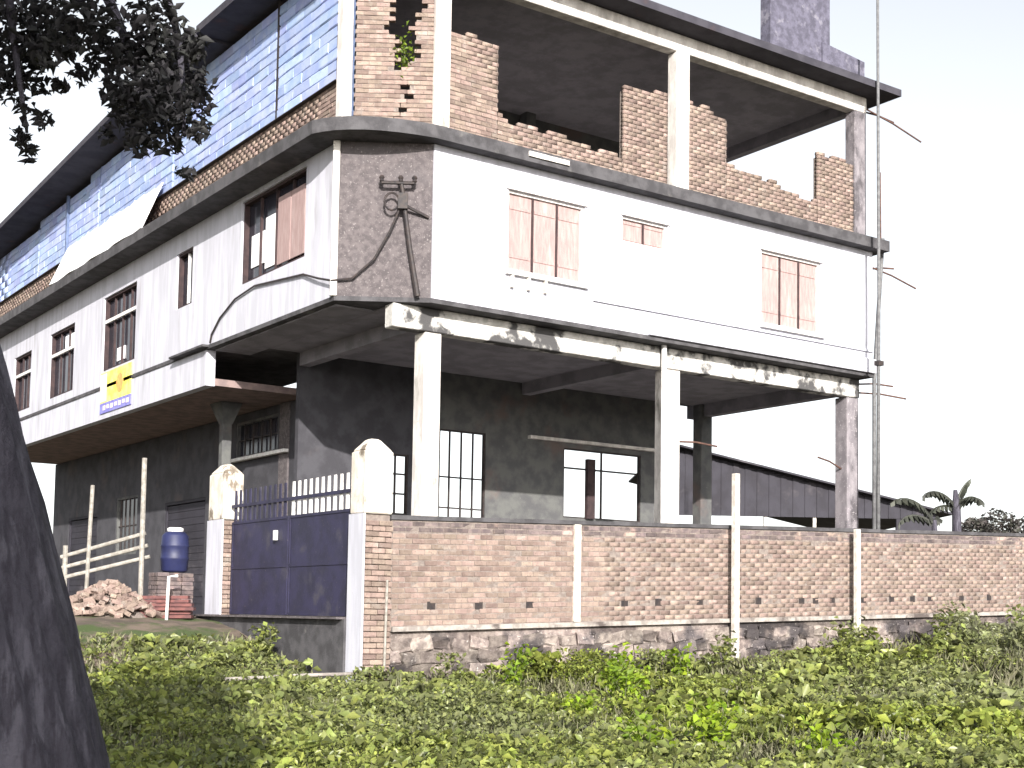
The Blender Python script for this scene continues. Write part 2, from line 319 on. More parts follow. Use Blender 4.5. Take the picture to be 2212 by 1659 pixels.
# ---- ground floor: pillars, beams, back wall
def col(name, x0, x1, y0, y1, z0, z1, m='concrete', parent=house, bevel=0.02):
    return MB().box(x0, x1, y0, y1, z0, z1).build(name, m, parent, bevel=bevel)
for a in ((0.12, 0.50), (6.30, 6.70), (12.12, 12.53)):
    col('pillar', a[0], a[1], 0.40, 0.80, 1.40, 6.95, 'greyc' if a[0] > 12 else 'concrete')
col('pillar', 12.12, 12.53, 5.55, 5.9, 1.40, 7.38, 'inner')
MB().box(-0.62, 12.52, 0.36, 0.68, 6.95, 7.40).build('front_beam', 'patchy', house, bevel=0.015)
MB().box(12.22, 12.50, 0.69, 6.25, 7.05, 7.40).build('side_beam', 'soffit', house)
for x in (0.2, 6.38): MB().box(x, x+0.26, 0.69, 5.98, 7.08, 7.40).build('cross_beam', 'soffit', house)
MB().box(-0.55, 12.15, 0.70, 5.97, 7.375, 7.404).build('ground_ceiling', 'soffit', house)
MB().box(-1.40, -0.56, 1.2, 7.0, 7.375, 7.404).build('ground_ceiling', 'soffit', house)
MB().prism(foot(0.03), 7.41, 7.50).build('floor_slab', 'dark_concrete', house)
BK = Fr((0, 6.0, 0), (1, 0, 0), (0, 1, 0))
wins = [(2.48, 3.12, 3.85, 5.28), (3.98, 5.33, 3.75, 6.0), (7.75, 10.35, 4.05, 5.85)]
MB().holed(BK, 0.22, 3.4, 1.40, 7.40, wins[:1], 0.16).build('rear_wall', 'shop', house)  # darker than the rest of this wall: shade painted over its sunlit end
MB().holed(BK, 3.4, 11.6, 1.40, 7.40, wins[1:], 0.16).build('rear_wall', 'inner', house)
def grille(parent, fr, u0, u1, z0, z1, nu, zs, r=0.028, d=0.06):
    for k in range(1, nu): MB().box(u0+(u1-u0)*k/nu-r, u0+(u1-u0)*k/nu+r, d, d+0.04, z0, z1, fr).build('bar', 'iron', parent)
    for z in zs: MB().box(u0, u1, d+0.045, d+0.08, z-r, z+r, fr).build('bar', 'iron', parent)
def frame(name, fr, u0, u1, z0, z1, m, w=0.07, d0=0.02, d1=0.12, parent=house):
    b = MB(); b.box(u0, u0+w, d0, d1, z0, z1, fr).box(u1-w, u1, d0, d1, z0, z1, fr).box(u0+w, u1-w, d0, d1, z0, z0+w, fr).box(u0+w, u1-w, d0, d1, z1-w, z1, fr)
    return b.build(name, m, parent)
w = frame('window', BK, *wins[0], 'iron', w=0.035); grille(w, BK, *wins[0], 2, (4.35, 4.82), r=0.02)
w = frame('window', BK, *wins[1], 'iron', w=0.035); grille(w, BK, *wins[1], 4, (4.1, 4.85), r=0.018)
w = frame('window', BK, *wins[2], 'iron', w=0.035); grille(w, BK, *wins[2], 2, (5.35,), r=0.022)
MB().box(8.45, 8.7, -0.12, 0.0, 4.05, 5.6, BK).build('shutter', 'gap', w)
MB().box(6.6, 11.4, -0.14, -0.003, 5.98, 6.06, BK).build('lintel', 'concrete', house)
# wing below the middle floor
MB().box(0.98, 1.2, 8.1, 8.62, 1.40, 6.61).build('wing_pillar', 'cement', house, bevel=0.02)
GW = Fr((1.02, 0, 0), (0, 1, 0), (1, 0, 0))
gh_ = [(8.75, 11.3, 5.45, 6.40), (13.2, 16.2, 1.42, 4.6), (18.5, 20.4, 3.2, 5.0), (22.2, 25.2, 1.42, 4.6)]
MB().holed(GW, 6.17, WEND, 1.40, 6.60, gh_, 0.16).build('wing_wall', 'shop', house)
MB().box(8.05, 11.6, -0.18, -0.05, 5.36, 5.44, GW).build('ledge', 'trim', house)
for i, hh in enumerate(gh_):
    if i in (0, 2):
        w = frame('window', GW, *hh, 'inner'); MB().box(hh[0]+.07, hh[1]-.07, 0.11, 0.13, hh[2]+.07, hh[3]-.07, GW).build('pane', 'glass', w); grille(w, GW, *hh, 5, ((hh[2]+hh[3])/2,), r=0.015, d=0.02)
    else:
        d = frame('door', GW, *hh, 'tin', w=0.08)
        for k in range(15): MB().box(hh[0]+.08, hh[1]-.08, 0.06+0.012*(k % 2), 0.10, hh[2]+.08+k*0.2, hh[2]+.08+k*0.2+0.19, GW).build('slat', 'tin', d)
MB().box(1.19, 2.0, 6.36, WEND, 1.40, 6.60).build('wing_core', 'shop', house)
col('pillar', -0.14, 0.10, 9.42, 9.66, 1.40, 6.62, 'inner')
MB().hexa([(-0.145, 9.415, 6.1), (0.105, 9.415, 6.1), (0.105, 9.665, 6.1), (-0.145, 9.665, 6.1), (-0.30, 9.2, 6.61), (0.26, 9.2, 6.61), (0.26, 9.9, 6.61), (-0.30, 9.9, 6.61)]).build('pillar_capital', 'inner', house)
MB().box(-1.31, 2.0, 7.2, WEND, 6.62, 6.78).build('wing_soffit', 'brown_soffit', house)

MB().box(-1.2, 12.5, -0.1, 5.98, 1.405, 1.47).build('ground_bounce_floor', 'bounce_floor', house)  # unseen pale layer added to bounce sun up into the open ground floor
# ---- middle floor walls
fw_holes = [(1.74, 3.67, 8.33, 9.96), (4.67, 5.95, 9.40, 9.97), (8.78, 10.75, 8.22, 9.93)]
MB().holed(FRONT, 0.0, 12.57, 7.50, 10.5, fw_holes, 0.22).build('front_wall', 'paint', house)
lw_holes = [(2.35, 5.45, 8.55, 10.38), (8.2, 9.2, 8.67, 10.02), (11.95, 14.5, 7.9, 9.92), (17.0, 19.35, 7.74, 9.70), (21.3, 23.2, 7.74, 9.55)]
MB().holed(LEFT, 0.99, WEND, 7.50, 10.5, lw_holes, 0.22).build('left_wall', 'paint', house)
MB().box(7.2, WEND, -0.002, 0.22, 6.60, 7.42, LEFT).build('left_wall_skirt', 'paint', house)
MB().box(0.02, CL-0.02, 0.0, 0.2, 7.50, 10.5, CH).build('corner_wall', 'cement', house)
MB().box(CL-0.03, CL+0.10, -0.06, 0.1, 7.50, 10.5, CH).build('corner_trim', 'concrete', house, bevel=0.01)
MB().box(12.37, 12.57, 0.23, 6.3, 7.5, 10.5).build('right_wall', 'paint', house)
MB().box(2.0, 12.36, 6.1, 6.3, 7.5, 10.5).build('rear_upper_wall', 'paint', house)
MB().box(1.8, 2.0, 6.31, WEND, 7.5, 10.5).build('rear_wing_wall', 'paint', house)
MB().box(-1.3, 1.79, WEND-0.2, WEND-0.01, 6.79, 10.5).build('wing_end_wall', 'paint', house)
MB().box(-1.72, -1.535, 7.0, 9.05, 7.44, 7.49).build('drip_moulding', 'dark_concrete', house)
MB().box(3.9, 12.56, -0.05, -0.003, 8.02, 8.07).build('moulding', 'paint', house)
MB().box(5.4, 12.60, -0.10, -0.003, 7.50, 7.84).build('base_band', 'paint', house, bevel=0.01)

def shut_window(fr, u0, u1, z0, z1, n, sill=True, lean=0.0):
    w = frame('window', fr, u0, u1, z0, z1, 'trim', w=0.05, d0=0.05, d1=0.15)
    s = (u1-u0-0.1)/n
    for k in range(n):
        a = u0+0.05+k*s
        MB().box(a+0.008, a+s-0.008, 0.105, 0.14, z0+0.05, z1-0.05, fr).build('shutter', 'pink', w, bevel=0.006)
        for zz in (0.2, 0.8): MB().box(a+0.05, a+s-0.05, 0.09, 0.1035, z0+(z1-z0)*zz-0.03, z0+(z1-z0)*zz+0.03, fr).build('batten', 'pink', w)
    for k in range(1, n): MB().box(u0+0.05+k*s-0.022, u0+0.05+k*s+0.022, 0.075, 0.15, z0+0.05, z1-0.05, fr).build('mullion', 'gap', w)
    MB().box(u0+0.02, u1-0.02, 0.155, 0.17, z0+0.02, z1-0.02, fr).build('backing', 'gap', w)
    if sill: MB().box(u0-0.06, u1+0.06, -0.09, 0.03, z0-0.09, z0-0.004, fr).build('sill', 'trim', w)
    MB().box(u0-0.05, u1+0.05, -0.04, 0.03, z1+0.004, z1+0.05, fr).build('lintel_trim', 'trim', w)
    return w
w1 = shut_window(FRONT, *fw_holes[0], 3)
for u in (1.80, 2.2, 2.62): MB().box(u, u+0.06, -0.08, -0.004, 7.98, 8.23, FRONT).build('bracket', 'postc', w1)
shut_window(FRONT, *fw_holes[1], 2, sill=False)
shut_window(FRONT, *fw_holes[2], 3)

def open_window(fr, u0, u1, z0, z1, nv, transom=None, shutters=(), cloth=()):
    w = frame('window', fr, u0, u1, z0, z1, 'gap', w=0.06, d0=0.05, d1=0.16)
    MB().box(u0+0.03, u1-0.03, 0.165, 0.175, z0+0.03, z1-0.03, fr).build('pane', 'glass', w)
    for k in range(1, nv): MB().box(u0+(u1-u0)*k/nv-0.02, u0+(u1-u0)*k/nv+0.02, 0.09, 0.15, z0+.06, z1-.06, fr).build('mullion', 'gap' if nv > 2 else 'trim', w)
    if transom: MB().box(u0+.06, u1-.06, 0.04, 0.088, transom-0.06, transom+0.03, fr).build('transom', 'trim', w)
    for a, b in shutters: MB().box(a, b, 0.03, 0.06, z0+0.1, z1-0.32, fr).build('shutter', 'pink', w)
    for a, b, c, e in cloth: MB().box(a, b, 0.135, 0.155, c, e, fr).build('curtain', 'sheet', w)
    return w
open_window(LEFT, *lw_holes[0], 4, shutters=((2.45, 3.06), (3.10, 3.68)), cloth=((3.8, 4.5, 8.75, 9.85), (4.55, 5.2, 8.9, 9.6)))
open_window(LEFT, *lw_holes[1], 2)
open_window(LEFT, *lw_holes[2], 4, transom=9.28, cloth=((13.1, 13.7, 8.1, 8.45),))
open_window(LEFT, *lw_holes[3], 3, transom=9.05, cloth=((17.4, 18.3, 9.15, 9.5),))
open_window(LEFT, *lw_holes[4], 3, transom=8.95)

# ---- slab between middle and top floor, rounded over the corner
pts = [(12.85, -0.30), (12.85, 6.3), (2.3, 6.3), (2.3, WEND), (-2.13, WEND)]
for k in range(9):
    a = k/8; # curve from left overhang round to the front overhang
    p0, p1, p2 = Vector((-2.13, 0.95)), Vector((-1.75, -0.05)), Vector((-0.15, -0.30)); v = p0*(1-a)**2 + p1*2*a*(1-a) + p2*a*a; pts.append((v.x, v.y))
MB().prism(pts, 10.502, 10.76).build('upper_slab', 'dark_concrete', house)
MB().box(2.0, 3.0, -0.34, -0.302, 10.60, 10.70).build('pale_patch', 'concrete', house)

# ---- top floor: pillars, beam, roof
TZ = 10.762
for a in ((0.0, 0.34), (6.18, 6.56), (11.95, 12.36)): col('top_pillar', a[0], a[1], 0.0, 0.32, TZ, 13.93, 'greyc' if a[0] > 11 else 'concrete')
for x in (6.2, 12.0): col('top_pillar', x, x+0.3, 5.7, 6.0, TZ, 14.3, 'inner')
col('corner_pillar', -1.56, -1.34, 0.86, 1.12, TZ, 14.3, 'concrete')
MB().box(-0.3, 12.40, 0.02, 0.30, 13.932, 14.32).build('roof_beam', 'concrete', house, bevel=0.015)
MB().box(12.15, 12.38, 0.31, 6.0, 14.0, 14.32).build('roof_side_beam', 'soffit', house)
MB().prism([(0.1, -0.55), (13.0, -0.55), (13.0, 6.5), (-2.3, 6.5), (-2.3, 0.6)], 14.33, 14.50).build('roof_slab', 'eave', house)
MB().hexa([(-2.4, 6.505, 14.26), (2.4, 6.505, 14.26), (2.4, WEND+.2, 13.22), (-2.4, WEND+.2, 13.22), (-2.4, 6.505, 14.42), (2.4, 6.505, 14.42), (2.4, WEND+.2, 13.38), (-2.4, WEND+.2, 13.38)]).build('wing_roof', 'eave', house)
MB().box(-1.3, 12.1, 6.05, 6.25, TZ, 14.3).build('top_rear_wall', 'inner', house)
MB().box(1.75, 1.95, 6.3, WEND, TZ, 13.2).build('top_wing_wall', 'inner', house)
MB().hexa([(-1.3, 1.2, TZ), (-1.1, 1.2, TZ), (-1.1, WEND, TZ), (-1.3, WEND, TZ), (-1.3, 1.2, 14.25), (-1.1, 1.2, 14.25), (-1.1, WEND, 13.2), (-1.3, WEND, 13.2)]).build('blue_wall_backing', 'bluegap', house)
MB().box(0.36, 12.3, 0.35, 6.0, TZ+0.001, TZ+0.03).build('top_bounce_floor', 'bounce_floor', house)  # pale layer over the dark slab, added to lift the top floor shadows
MB().box(-1.05, 12.1, 0.34, 6.02, 14.27, 14.322).build('top_ceiling', 'soffit', house)
# roof structures
MB().box(9.45, 11.5, 0.4, 0.72, 14.505, 17.4).build('stair_head', 'tower', house)
MB().hexa([(11.2, 0.36, 14.505), (12.72, 0.36, 14.505), (12.72, 0.6, 14.505), (11.2, 0.6, 14.505), (11.2, 0.36, 15.55), (12.72, 0.36, 15.42), (12.72, 0.6, 15.42), (11.2, 0.6, 15.55)]).build('roof_parapet', 'tower', house)
MB().box(12.48, 12.72, 0.61, 4.5, 14.505, 15.35).build('roof_parapet', 'tower', house)
MB().box(4.0, 9.2, 0.1, 0.3, 14.505, 14.75).build('roof_kerb', 'cement', house)

# ---- bricks and blocks of the top floor
BR = [piece_mesh('brick', 0.235, 0.11, 0.078, 'brick', s) for s in range(4)]
items = []
SG = [(0.345, 1.48, 12.9, 12.9), (1.48, 4.72, 11.42, 11.28), (4.72, 5.95, 12.85, 12.92), (6.57, 7.72, 12.92, 12.80), (7.72, 10.69, 11.78, 11.42), (10.69, 11.94, 12.64, 12.66)]
bk = MB()
for a, b, za, zb in SG:
    top = lambda u, a=a, b=b, za=za, zb=zb: za + (zb-za)*(u-a)/(b-a) + 0.05*math.sin(u*9) - 0.03
    items += lay(FRONT, a+0.004, b-0.004, TZ, max(za, zb)+0.1, keep=lambda u, z: z < top(u), off=0.09)
    n = max(2, int((b-a)/0.25))
    for k in range(n):
        x0 = a+0.012+(b-a-0.024)*k/n; x1 = a+0.012+(b-a-0.024)*(k+1)/n; bk.box(x0, x1, 0.05, 0.20, TZ, min(top(x0), top(x1))-0.06)
bk.build('brick_mortar', 'mortar', house)
def hole(u, z):      # ragged gap knocked through the corner brickwork
    c = 0.62 + 0.10*math.sin(z*7); wv = 0.10 + 0.30*max(0, (z-11.95))**0.7 if z > 11.95 else 0
    return abs(u-c) < wv*0.62 + 0.05*math.sin(z*31) and z < 13.6
items += lay(CH, 0.06, CL-0.26, TZ, 13.9, keep=lambda u, z: not hole(u, z), off=0.09)
bk = MB(); nz, nu = 34, 14
for i in range(nu):
    for j in range(nz):
        a, b = 0.08+(CL-0.36)*i/nu, 0.08+(CL-0.36)*(i+1)/nu; c, e = TZ+3.1*j/nz, TZ+3.1*(j+1)/nz
        if not any(hole(x, y) for x in (a, b) for y in (c, e)): bk.box(a, b, 0.05, 0.2, c, e, CH)
bk.build('corner_mortar', 'mortar', house)
items += lay(LEFT, 1.13, WEND-0.1, TZ, 11.72, off=0.09)
MB().box(1.14, WEND-0.1, 0.05, 0.19, TZ, 11.72, LEFT).build('strip_mortar', 'mortar', house)
vis = lambda it: near(it) + (30 if it[0].translation.x < -1.3 and it[0].translation.y > 12 else 0)
place(items, 'brick', BR, house, 'brickwork', 300, vis)
BL = [piece_mesh('blue_block', 0.76, 0.12, 0.215, 'blue', s) for s in range(4)]
bit = []
for a, b in ((1.16, 3.80), (3.92, 9.6), (9.72, 15.2), (15.3, 20.9), (21.0, WEND-0.1)): bit += lay(LEFT, a, b, 11.74, 14.3, keep=lambda u, z: z < 14.14 - 0.0505*max(0, u-6.5), l=0.76, h=0.215, gap=0.009, off=0.06)
place(bit, 'blue_block', BL, house, 'blue_blockwork', 300, near)
for y in (3.86, 1.13): MB().box(y-0.045, y+0.045, 0.0, 0.10, 11.74, 14.32, LEFT).build('joint_cover', 'iron', house)
MB().box(17.9, 18.0, -0.08, -0.005, 11.74, 13.6, LEFT).build('downpipe', 'bluegap', house)
for k in range(1): MB().box(1.1, WEND, -0.06, 0.12, 11.722, 11.738, LEFT).build('flashing', 'iron', house)

# white sheet leaning on the slab edge
s = MB(); n = 12
for k in range(n):
    y0, y1 = 10.1+7.4*k/n, 10.1+7.4*(k+1)/n; wv = lambda y: 0.03*math.sin(y*3.1)
    s.hexa([(-2.14+wv(y0), y0, 10.775), (-2.14+wv(y1), y1, 10.775), (-2.10+wv(y1), y1, 10.775), (-2.10+wv(y0), y0, 10.775), (-1.64+wv(y0), y0, 12.0), (-1.64+wv(y1), y1, 11.95), (-1.60+wv(y1), y1, 11.95), (-1.60+wv(y0), y0, 12.0)])
tag(s.build('cover_sheet', 'sheet'), 'long white sheet leaning on the slab edge below the blue wall', 'sheet')

# steel bars left sticking out of the right end
for p, e in (((12.4, 0.1, 14.1), (14.3, -0.1, 13.6)), ((12.4, 0.2, 14.05), (13.5, 0.1, 13.98)), ((12.55, 0.15, 10.2), (14.2, 0.0, 9.85)), ((12.55, 0.2, 10.1), (13.6, 0.2, 10.3)), ((12.5, 0.45, 7.3), (13.8, 0.4, 7.38)), ((12.5, 0.5, 7.1), (14.3, 0.4, 7.12)), ((13.0, 0.1, 10.76), (12.98, 0.1, 12.6)), ((6.7, 0.6, 5.4), (7.9, 0.5, 5.38)), ((12.12, 0.6, 5.2), (11.2, 0.5, 5.4))):
    MB().tube([p, ((p[0]+e[0])/2, (p[1]+e[1])/2, (p[2]+e[2])/2+0.04), e], 0.022, 6).build('reinforcing_bar', 'rust', house)
MB().tube([(6.06, 0.22, 1.4), (6.06, 0.22, 7.41)], 0.06, 10).build('rain_pipe', 'trim', house, smooth=True)
MB().tube([(12.75, 0.12, 1.4), (12.75, 0.10, 7.4), (12.9, 0.0, 10.3), (12.93, -0.02, 10.9)], 0.05, 8).build('rain_pipe', 'pipeg', house, smooth=True)

# slender pole at the right corner
p = empty('utility_pole', (12.0, -0.64, 1.4), 'slender grey pole rising past the right corner of the house roof', 'pole')
MB().tube([(11.98, -0.64, 1.4), (12.04, -0.64, 9), (12.02, -0.64, 18.0)], [0.05, 0.04, 0.032], 10).build('shaft', 'pipeg', p, smooth=True)
MB().box(11.95, 12.13, -0.71, -0.57, 7.55, 7.66).build('clamp', 'iron', p)

# service mast on the corner wall
m = empty('service_mast', (-0.25, -0.02, 7.5), 'black leaning electric service mast with cross arm on the grey corner wall', 'mast')
cp = lambda u, d, z: Vector(CH.p(u, d, z))
MB().tube([cp(0.26, -0.14, 7.50), cp(0.42, -0.16, 8.4), cp(0.62, -0.17, 9.75)], [0.055, 0.045, 0.04], 8).build('shaft', 'iron', m)
MB().tube([cp(0.36, -0.19, 9.66), cp(0.98, -0.19, 9.66)], 0.035, 6).build('cross_arm', 'iron', m)
for u in (0.36, 0.62, 0.98): MB().lathe(cp(u, -0.19, 9.66), [(0.02, 0), (0.05, 0.03), (0.035, 0.06), (0.055, 0.10), (0.03, 0.14)], 10).build('insulator', 'iron', m)
MB().tube([cp(0.56, -0.17, 9.25), cp(0.08, -0.03, 9.05)], 0.03, 6).build('stay', 'iron', m)
ring = [cp(0.78+0.14*math.cos(a), -0.18, 9.3+0.17*math.sin(a)) for a in [k*math.pi/6 for k in range(13)]]
MB().tube(ring, 0.022, 6).build('cable_coil', 'iron', m)
MB().box(0.48, 0.66, -0.26, -0.12, 9.15, 9.45, CH).build('junction_box', 'iron', m)
cb = [cp(0.62, -0.18, 9.2), cp(0.80, -0.14, 8.75), cp(1.1, -0.1, 8.2), cp(1.5, -0.08, 7.83), Vector((-1.62, 0.98, 7.78)), Vector((-1.60, 1.6, 7.95)), Vector((-1.57, 2.3, 8.17)), Vector((-1.57, 3.4, 8.27)), Vector((-1.57, 4.6, 8.38)), Vector((-1.57, 5.6, 8.28)), Vector((-1.57, 6.4, 8.0)), Vector((-1.57, 6.85, 7.7)), Vector((-1.56, 6.95, 7.52))]
tag(MB().tube(cb, 0.022, 6).build('power_cable', 'iron'), 'black cable drooping from the mast along the white left wall', 'cable')

# yellow banner under the left window
b = empty('banner', (-1.56, 13.2, 6.8), 'yellow printed banner with blue lower strip below a dark window', 'banner')
MB().box(12.05, 14.45, -0.03, -0.006, 7.02, 7.84, LEFT).build('panel', 'yellow', b)
MB().box(12.05, 14.45, -0.03, -0.006, 6.74, 7.017, LEFT).build('lower_strip', 'bluep', b)
MB().box(13.95, 14.44, -0.038, -0.0305, 7.05, 7.80, LEFT).build('pale_side', 'palep', b)
MB().tube([(-1.5705, 12.9, 7.42), (-1.5605, 12.9, 7.42)], 0.26, 20).build('emblem', 'orange', b)
for k in range(7): MB().box(12.2+k*0.3, 12.38+k*0.3, -0.036, -0.0305, 6.82+0.02*(k % 2), 6.94, LEFT).build('lettering', 'palep', b)

# =================================================================== BOUNDARY WALL
SH = 0.030; Y0 = -2.5
wall = empty('boundary_wall', (-2.2, Y0, 0.2), 'long brick boundary wall on a rubble plinth with a row of small vent holes', 'wall')
zt = lambda x: SH*(x+2.3)
WF = Fr((-2.3, Y0, 0), (1, 0, 0), (0, 1, 0)); XL = 21.0
vents = [-1.41, -0.46, 0.61, 2.76, 3.58, 4.63, 6.2, 7.43, 7.84, 8.34, 9.3, 10.21, 10.9, 11.5, 12.6, 13.6]
def notvent(u, z): return not (1.52 < z < 1.68 and any(abs(u-2.3-v) < 0.11 for v in vents))
def bored(u, z): return not (1.85 < z and random.random() < 0.012)
it = lay(WF, 0.13, XL, 1.30, 2.84, keep=lambda u, z: notvent(u, z) and bored(u, z), shear=SH, off=0.055)
place(it, 'brick', BR, wall, 'brickwork', 300, near)
WB = [piece_mesh('dark_brick', 0.235, 0.11, 0.078, 'wbrick', s) for s in range(4)]
it = lay(WF, 0.13, XL, 2.845, 3.04, shear=SH, off=0.055)
place(it, 'dark_brick', WB, wall, 'dark_brickwork', 200, near)
def sheared(mb, u0, u1, d0, d1, z0, z1, seg=1.0, jag=0.0):
    n = max(1, int((u1-u0)/seg)); zz = [random.uniform(-jag, jag) for _ in range(n+1)]
    for k in range(n):
        a, b = u0+(u1-u0)*k/n, u0+(u1-u0)*(k+1)/n
        mb.hexa([WF.p(a, d0, z0+SH*a), WF.p(b, d0, z0+SH*b), WF.p(b, d1, z0+SH*b), WF.p(a, d1, z0+SH*a), WF.p(a, d0, z1+zz[k]+SH*a), WF.p(b, d0, z1+zz[k+1]+SH*b), WF.p(b, d1, z1+zz[k+1]+SH*b), WF.p(a, d1, z1+zz[k]+SH*a)])
    return mb
sheared(MB(), 0.1, XL, 0.006, 0.22, 1.25, 3.035).build('mortar', 'mortar', wall)
sheared(MB(), 0.08, XL, -0.03, 0.25, 3.042, 3.115, 0.8, 0.008).build('coping', 'dark_concrete', wall)
sheared(MB(), 0.1, XL, -0.10, 0.2, 1.21, 1.29, 0.7, 0.006).build('ledge', 'ledge', wall)
sheared(MB(), 0.1, XL, 0.0, 0.25, -0.4, 1.205).build('plinth', 'stone', wall)
for v in vents:
    x = v; o = MB().box(x-0.08, x+0.08, Y0+0.002, Y0+0.03, 1.545+zt(x)-0.0, 1.69+zt(x)-0.0)
    o.build('vent_hole_shade', 'iron', wall)  # shallow near-black plate paints the shade inside a deeper hole
st = []
random.seed(11)
SM = [piece_mesh('stone', 0.36, 0.12, 0.19, 'stone', s) for s in range(20, 26)]
for m_ in SM:
    for vv in m_.vertices: vv.co += Vector((random.uniform(-.055, .055), random.uniform(-.03, .03), random.uniform(-.045, .045)))
for itx in lay(WF, 0.12, 16.5, 0.05, 1.18, l=0.36, h=0.19, gap=0.02, shear=SH, off=0.0):
    st.append((itx[0] @ Euler((random.uniform(-.12, .12), random.uniform(-.2, .2), random.uniform(-.1, .1))).to_matrix().to_4x4(), 0, 0))
place(st, 'stone', SM, wall, 'stonework', 300, near)
for x in (1.63, -1.0): pass
MB().hexa([(1.56, Y0-0.04, 1.30+zt(1.6)), (1.70, Y0-0.04, 1.30+zt(1.6)), (1.70, Y0+0.2, 1.30+zt(1.6)), (1.56, Y0+0.2, 1.30+zt(1.6)), (1.56, Y0-0.04, 3.04+zt(1.6)), (1.70, Y0-0.04, 3.04+zt(1.6)), (1.70, Y0+0.2, 3.04+zt(1.6)), (1.56, Y0+0.2, 3.04+zt(1.6))]).build('pilaster', 'postc', wall)
# ---- gate pillars
def pillar(y0, y1, z0, zsh, zap, x0=-2.74, x1=-2.22, brick_to=3.0, label='', lit_front=False):
    g = empty('gate_pillar', ((x0+x1)/2, (y0+y1)/2, z0), label, 'pillar', 'gate pillars')
    MB().box(x0+0.02, x1-0.02, y0+0.06, y1-0.02, z0, brick_to).build('core', 'mortar', g)
    MB().box(x0-0.02, x0+0.018, y0, y1, z0, brick_to).build('painted_face', 'paint', g)
    MB().box(x0, x1, y0, y1, brick_to+0.002, zsh).build('head', 'stained', g, bevel=0.02)
    MB().box(x0-0.05, x1+0.05, y0-0.05, y1+0.05, brick_to-0.06, brick_to+0.0).build('band', 'concrete', g) if lit_front else None
    cx, cy = (x0+x1)/2, (y0+y1)/2; k = len(MB().v)
    mb = MB(); P = [(x0, y0, zsh), (x1, y0, zsh), (x1, y1, zsh), (x0, y1, zsh)]; Q = [(cx+(a-cx)*0.35, cy+(b_-cy)*0.35, zap) for a, b_, _ in P]
    mb.hexa(P+Q).build('cap', 'stained', g, bevel=0.03)
    PF = Fr((x0+0.02, y0, 0), (1, 0, 0), (0, 1, 0))
    place(lay(PF, 0.0, x1-x0-0.02, z0, brick_to-0.05, off=0.035), 'brick', BR, g, 'brickwork', 120, near)
    return g
pillar(-2.56, -2.06, 0.05, 4.15, 4.36, label='brick gate pillar with white side and stained head at the wall corner', brick_to=3.12)
pillar(3.18, 3.92, 1.30, 4.22, 4.42, x0=-2.72, x1=-2.30, label='white gate pillar on the far side of the dark gate, beside the rubble heap', brick_to=3.3)
# ---- gate
g = empty('gate', (-2.5, 0.5, 1.42), 'navy sheet metal double gate with pale pickets on top', 'gate')
GF = Fr((-2.55, 0, 0), (0, 1, 0), (1, 0, 0))
for a, b in ((-1.98, 0.60), (0.64, 3.14)):
    lf = MB().box(a+0.05, b-0.05, 0.015, 0.03, 1.50, 3.20, GF).build('leaf', 'navy', g)
    MB().box(a, a+0.05, 0, 0.05, 1.46, 3.24, GF).box(b-0.05, b, 0, 0.05, 1.46, 3.24, GF).box(a+.05, b-.05, 0, 0.05, 3.20, 3.25, GF).box(a+.05, b-.05, 0, 0.05, 1.45, 1.50, GF).box(a+.05, b-.05, 0, 0.05, 2.32, 2.37, GF).build('leaf_frame', 'navy', lf)
    n = 11
    for k in range(n):
        u = a+0.12+(b-a-0.3)*k/(n-1); h = 3.86 + 0.0*k
        pale = a < 0
        MB().hexa([GF.p(u, 0.01, 3.252), GF.p(u+0.11, 0.01, 3.252), GF.p(u+0.11, 0.03, 3.252), GF.p(u, 0.03, 3.252), GF.p(u+0.02, 0.01, h), GF.p(u+0.09, 0.01, h), GF.p(u+0.09, 0.03, h), GF.p(u+0.02, 0.03, h)]).build('picket', 'trim' if pale else 'navy', lf)
    MB().box(a, b, -0.02, 0.008, 3.52, 3.58, GF).build('rail', 'navy', lf)
MB().box(1.05, 1.13, -0.06, 0.0, 2.82, 3.0, GF).build('latch', 'trim', g)
# plinth under the gate with drain edge
pl = empty('gate_threshold', (-2.6, 0.5, 0.2), 'dark retaining step under the gate above the drain', 'step')
MB().box(-2.80, -2.20, -2.05, 4.2, 0.0, 1.40).build('retaining_face', 'dark_concrete', pl)
MB().box(-2.92, -2.3, -2.0, 4.1, 1.402, 1.44).build('threshold_slab', 'cement', pl)
tag(MB().tube([(-5.2, -2.9, 0.50), (-3.8, -2.78, 0.54), (-2.28, -2.74, 0.56)], 0.03, 8).build('drain_pipe', 'ledge', smooth=True), 'thin pale drain pipe lying at the foot of the corner pillar', 'pipe')
# posts in front of the wall
def post(name, x, z0, z1, r, label, lean=0.0, m='postc'):
    o = MB().box(x-r, x+r, Y0-0.30, Y0-0.30+2*r, z0, z1).build(name, m, bevel=0.01); tag(o, label, 'post'); return o
post('fence_post', 5.33, 0.1, 4.33, 0.06, 'tall pale concrete post standing higher than the brick wall')
post('fence_post', 8.82, 0.2, 3.42, 0.055, 'pale concrete post against the wall, level with its top')
tag(MB().tube([(-2.36, Y0-0.12, 0.1), (-2.33, Y0-0.12, 2.05)], 0.022, 6).build('thin_stake', 'bamboo'), 'thin pale stake in front of the brick corner pillar', 'stake')

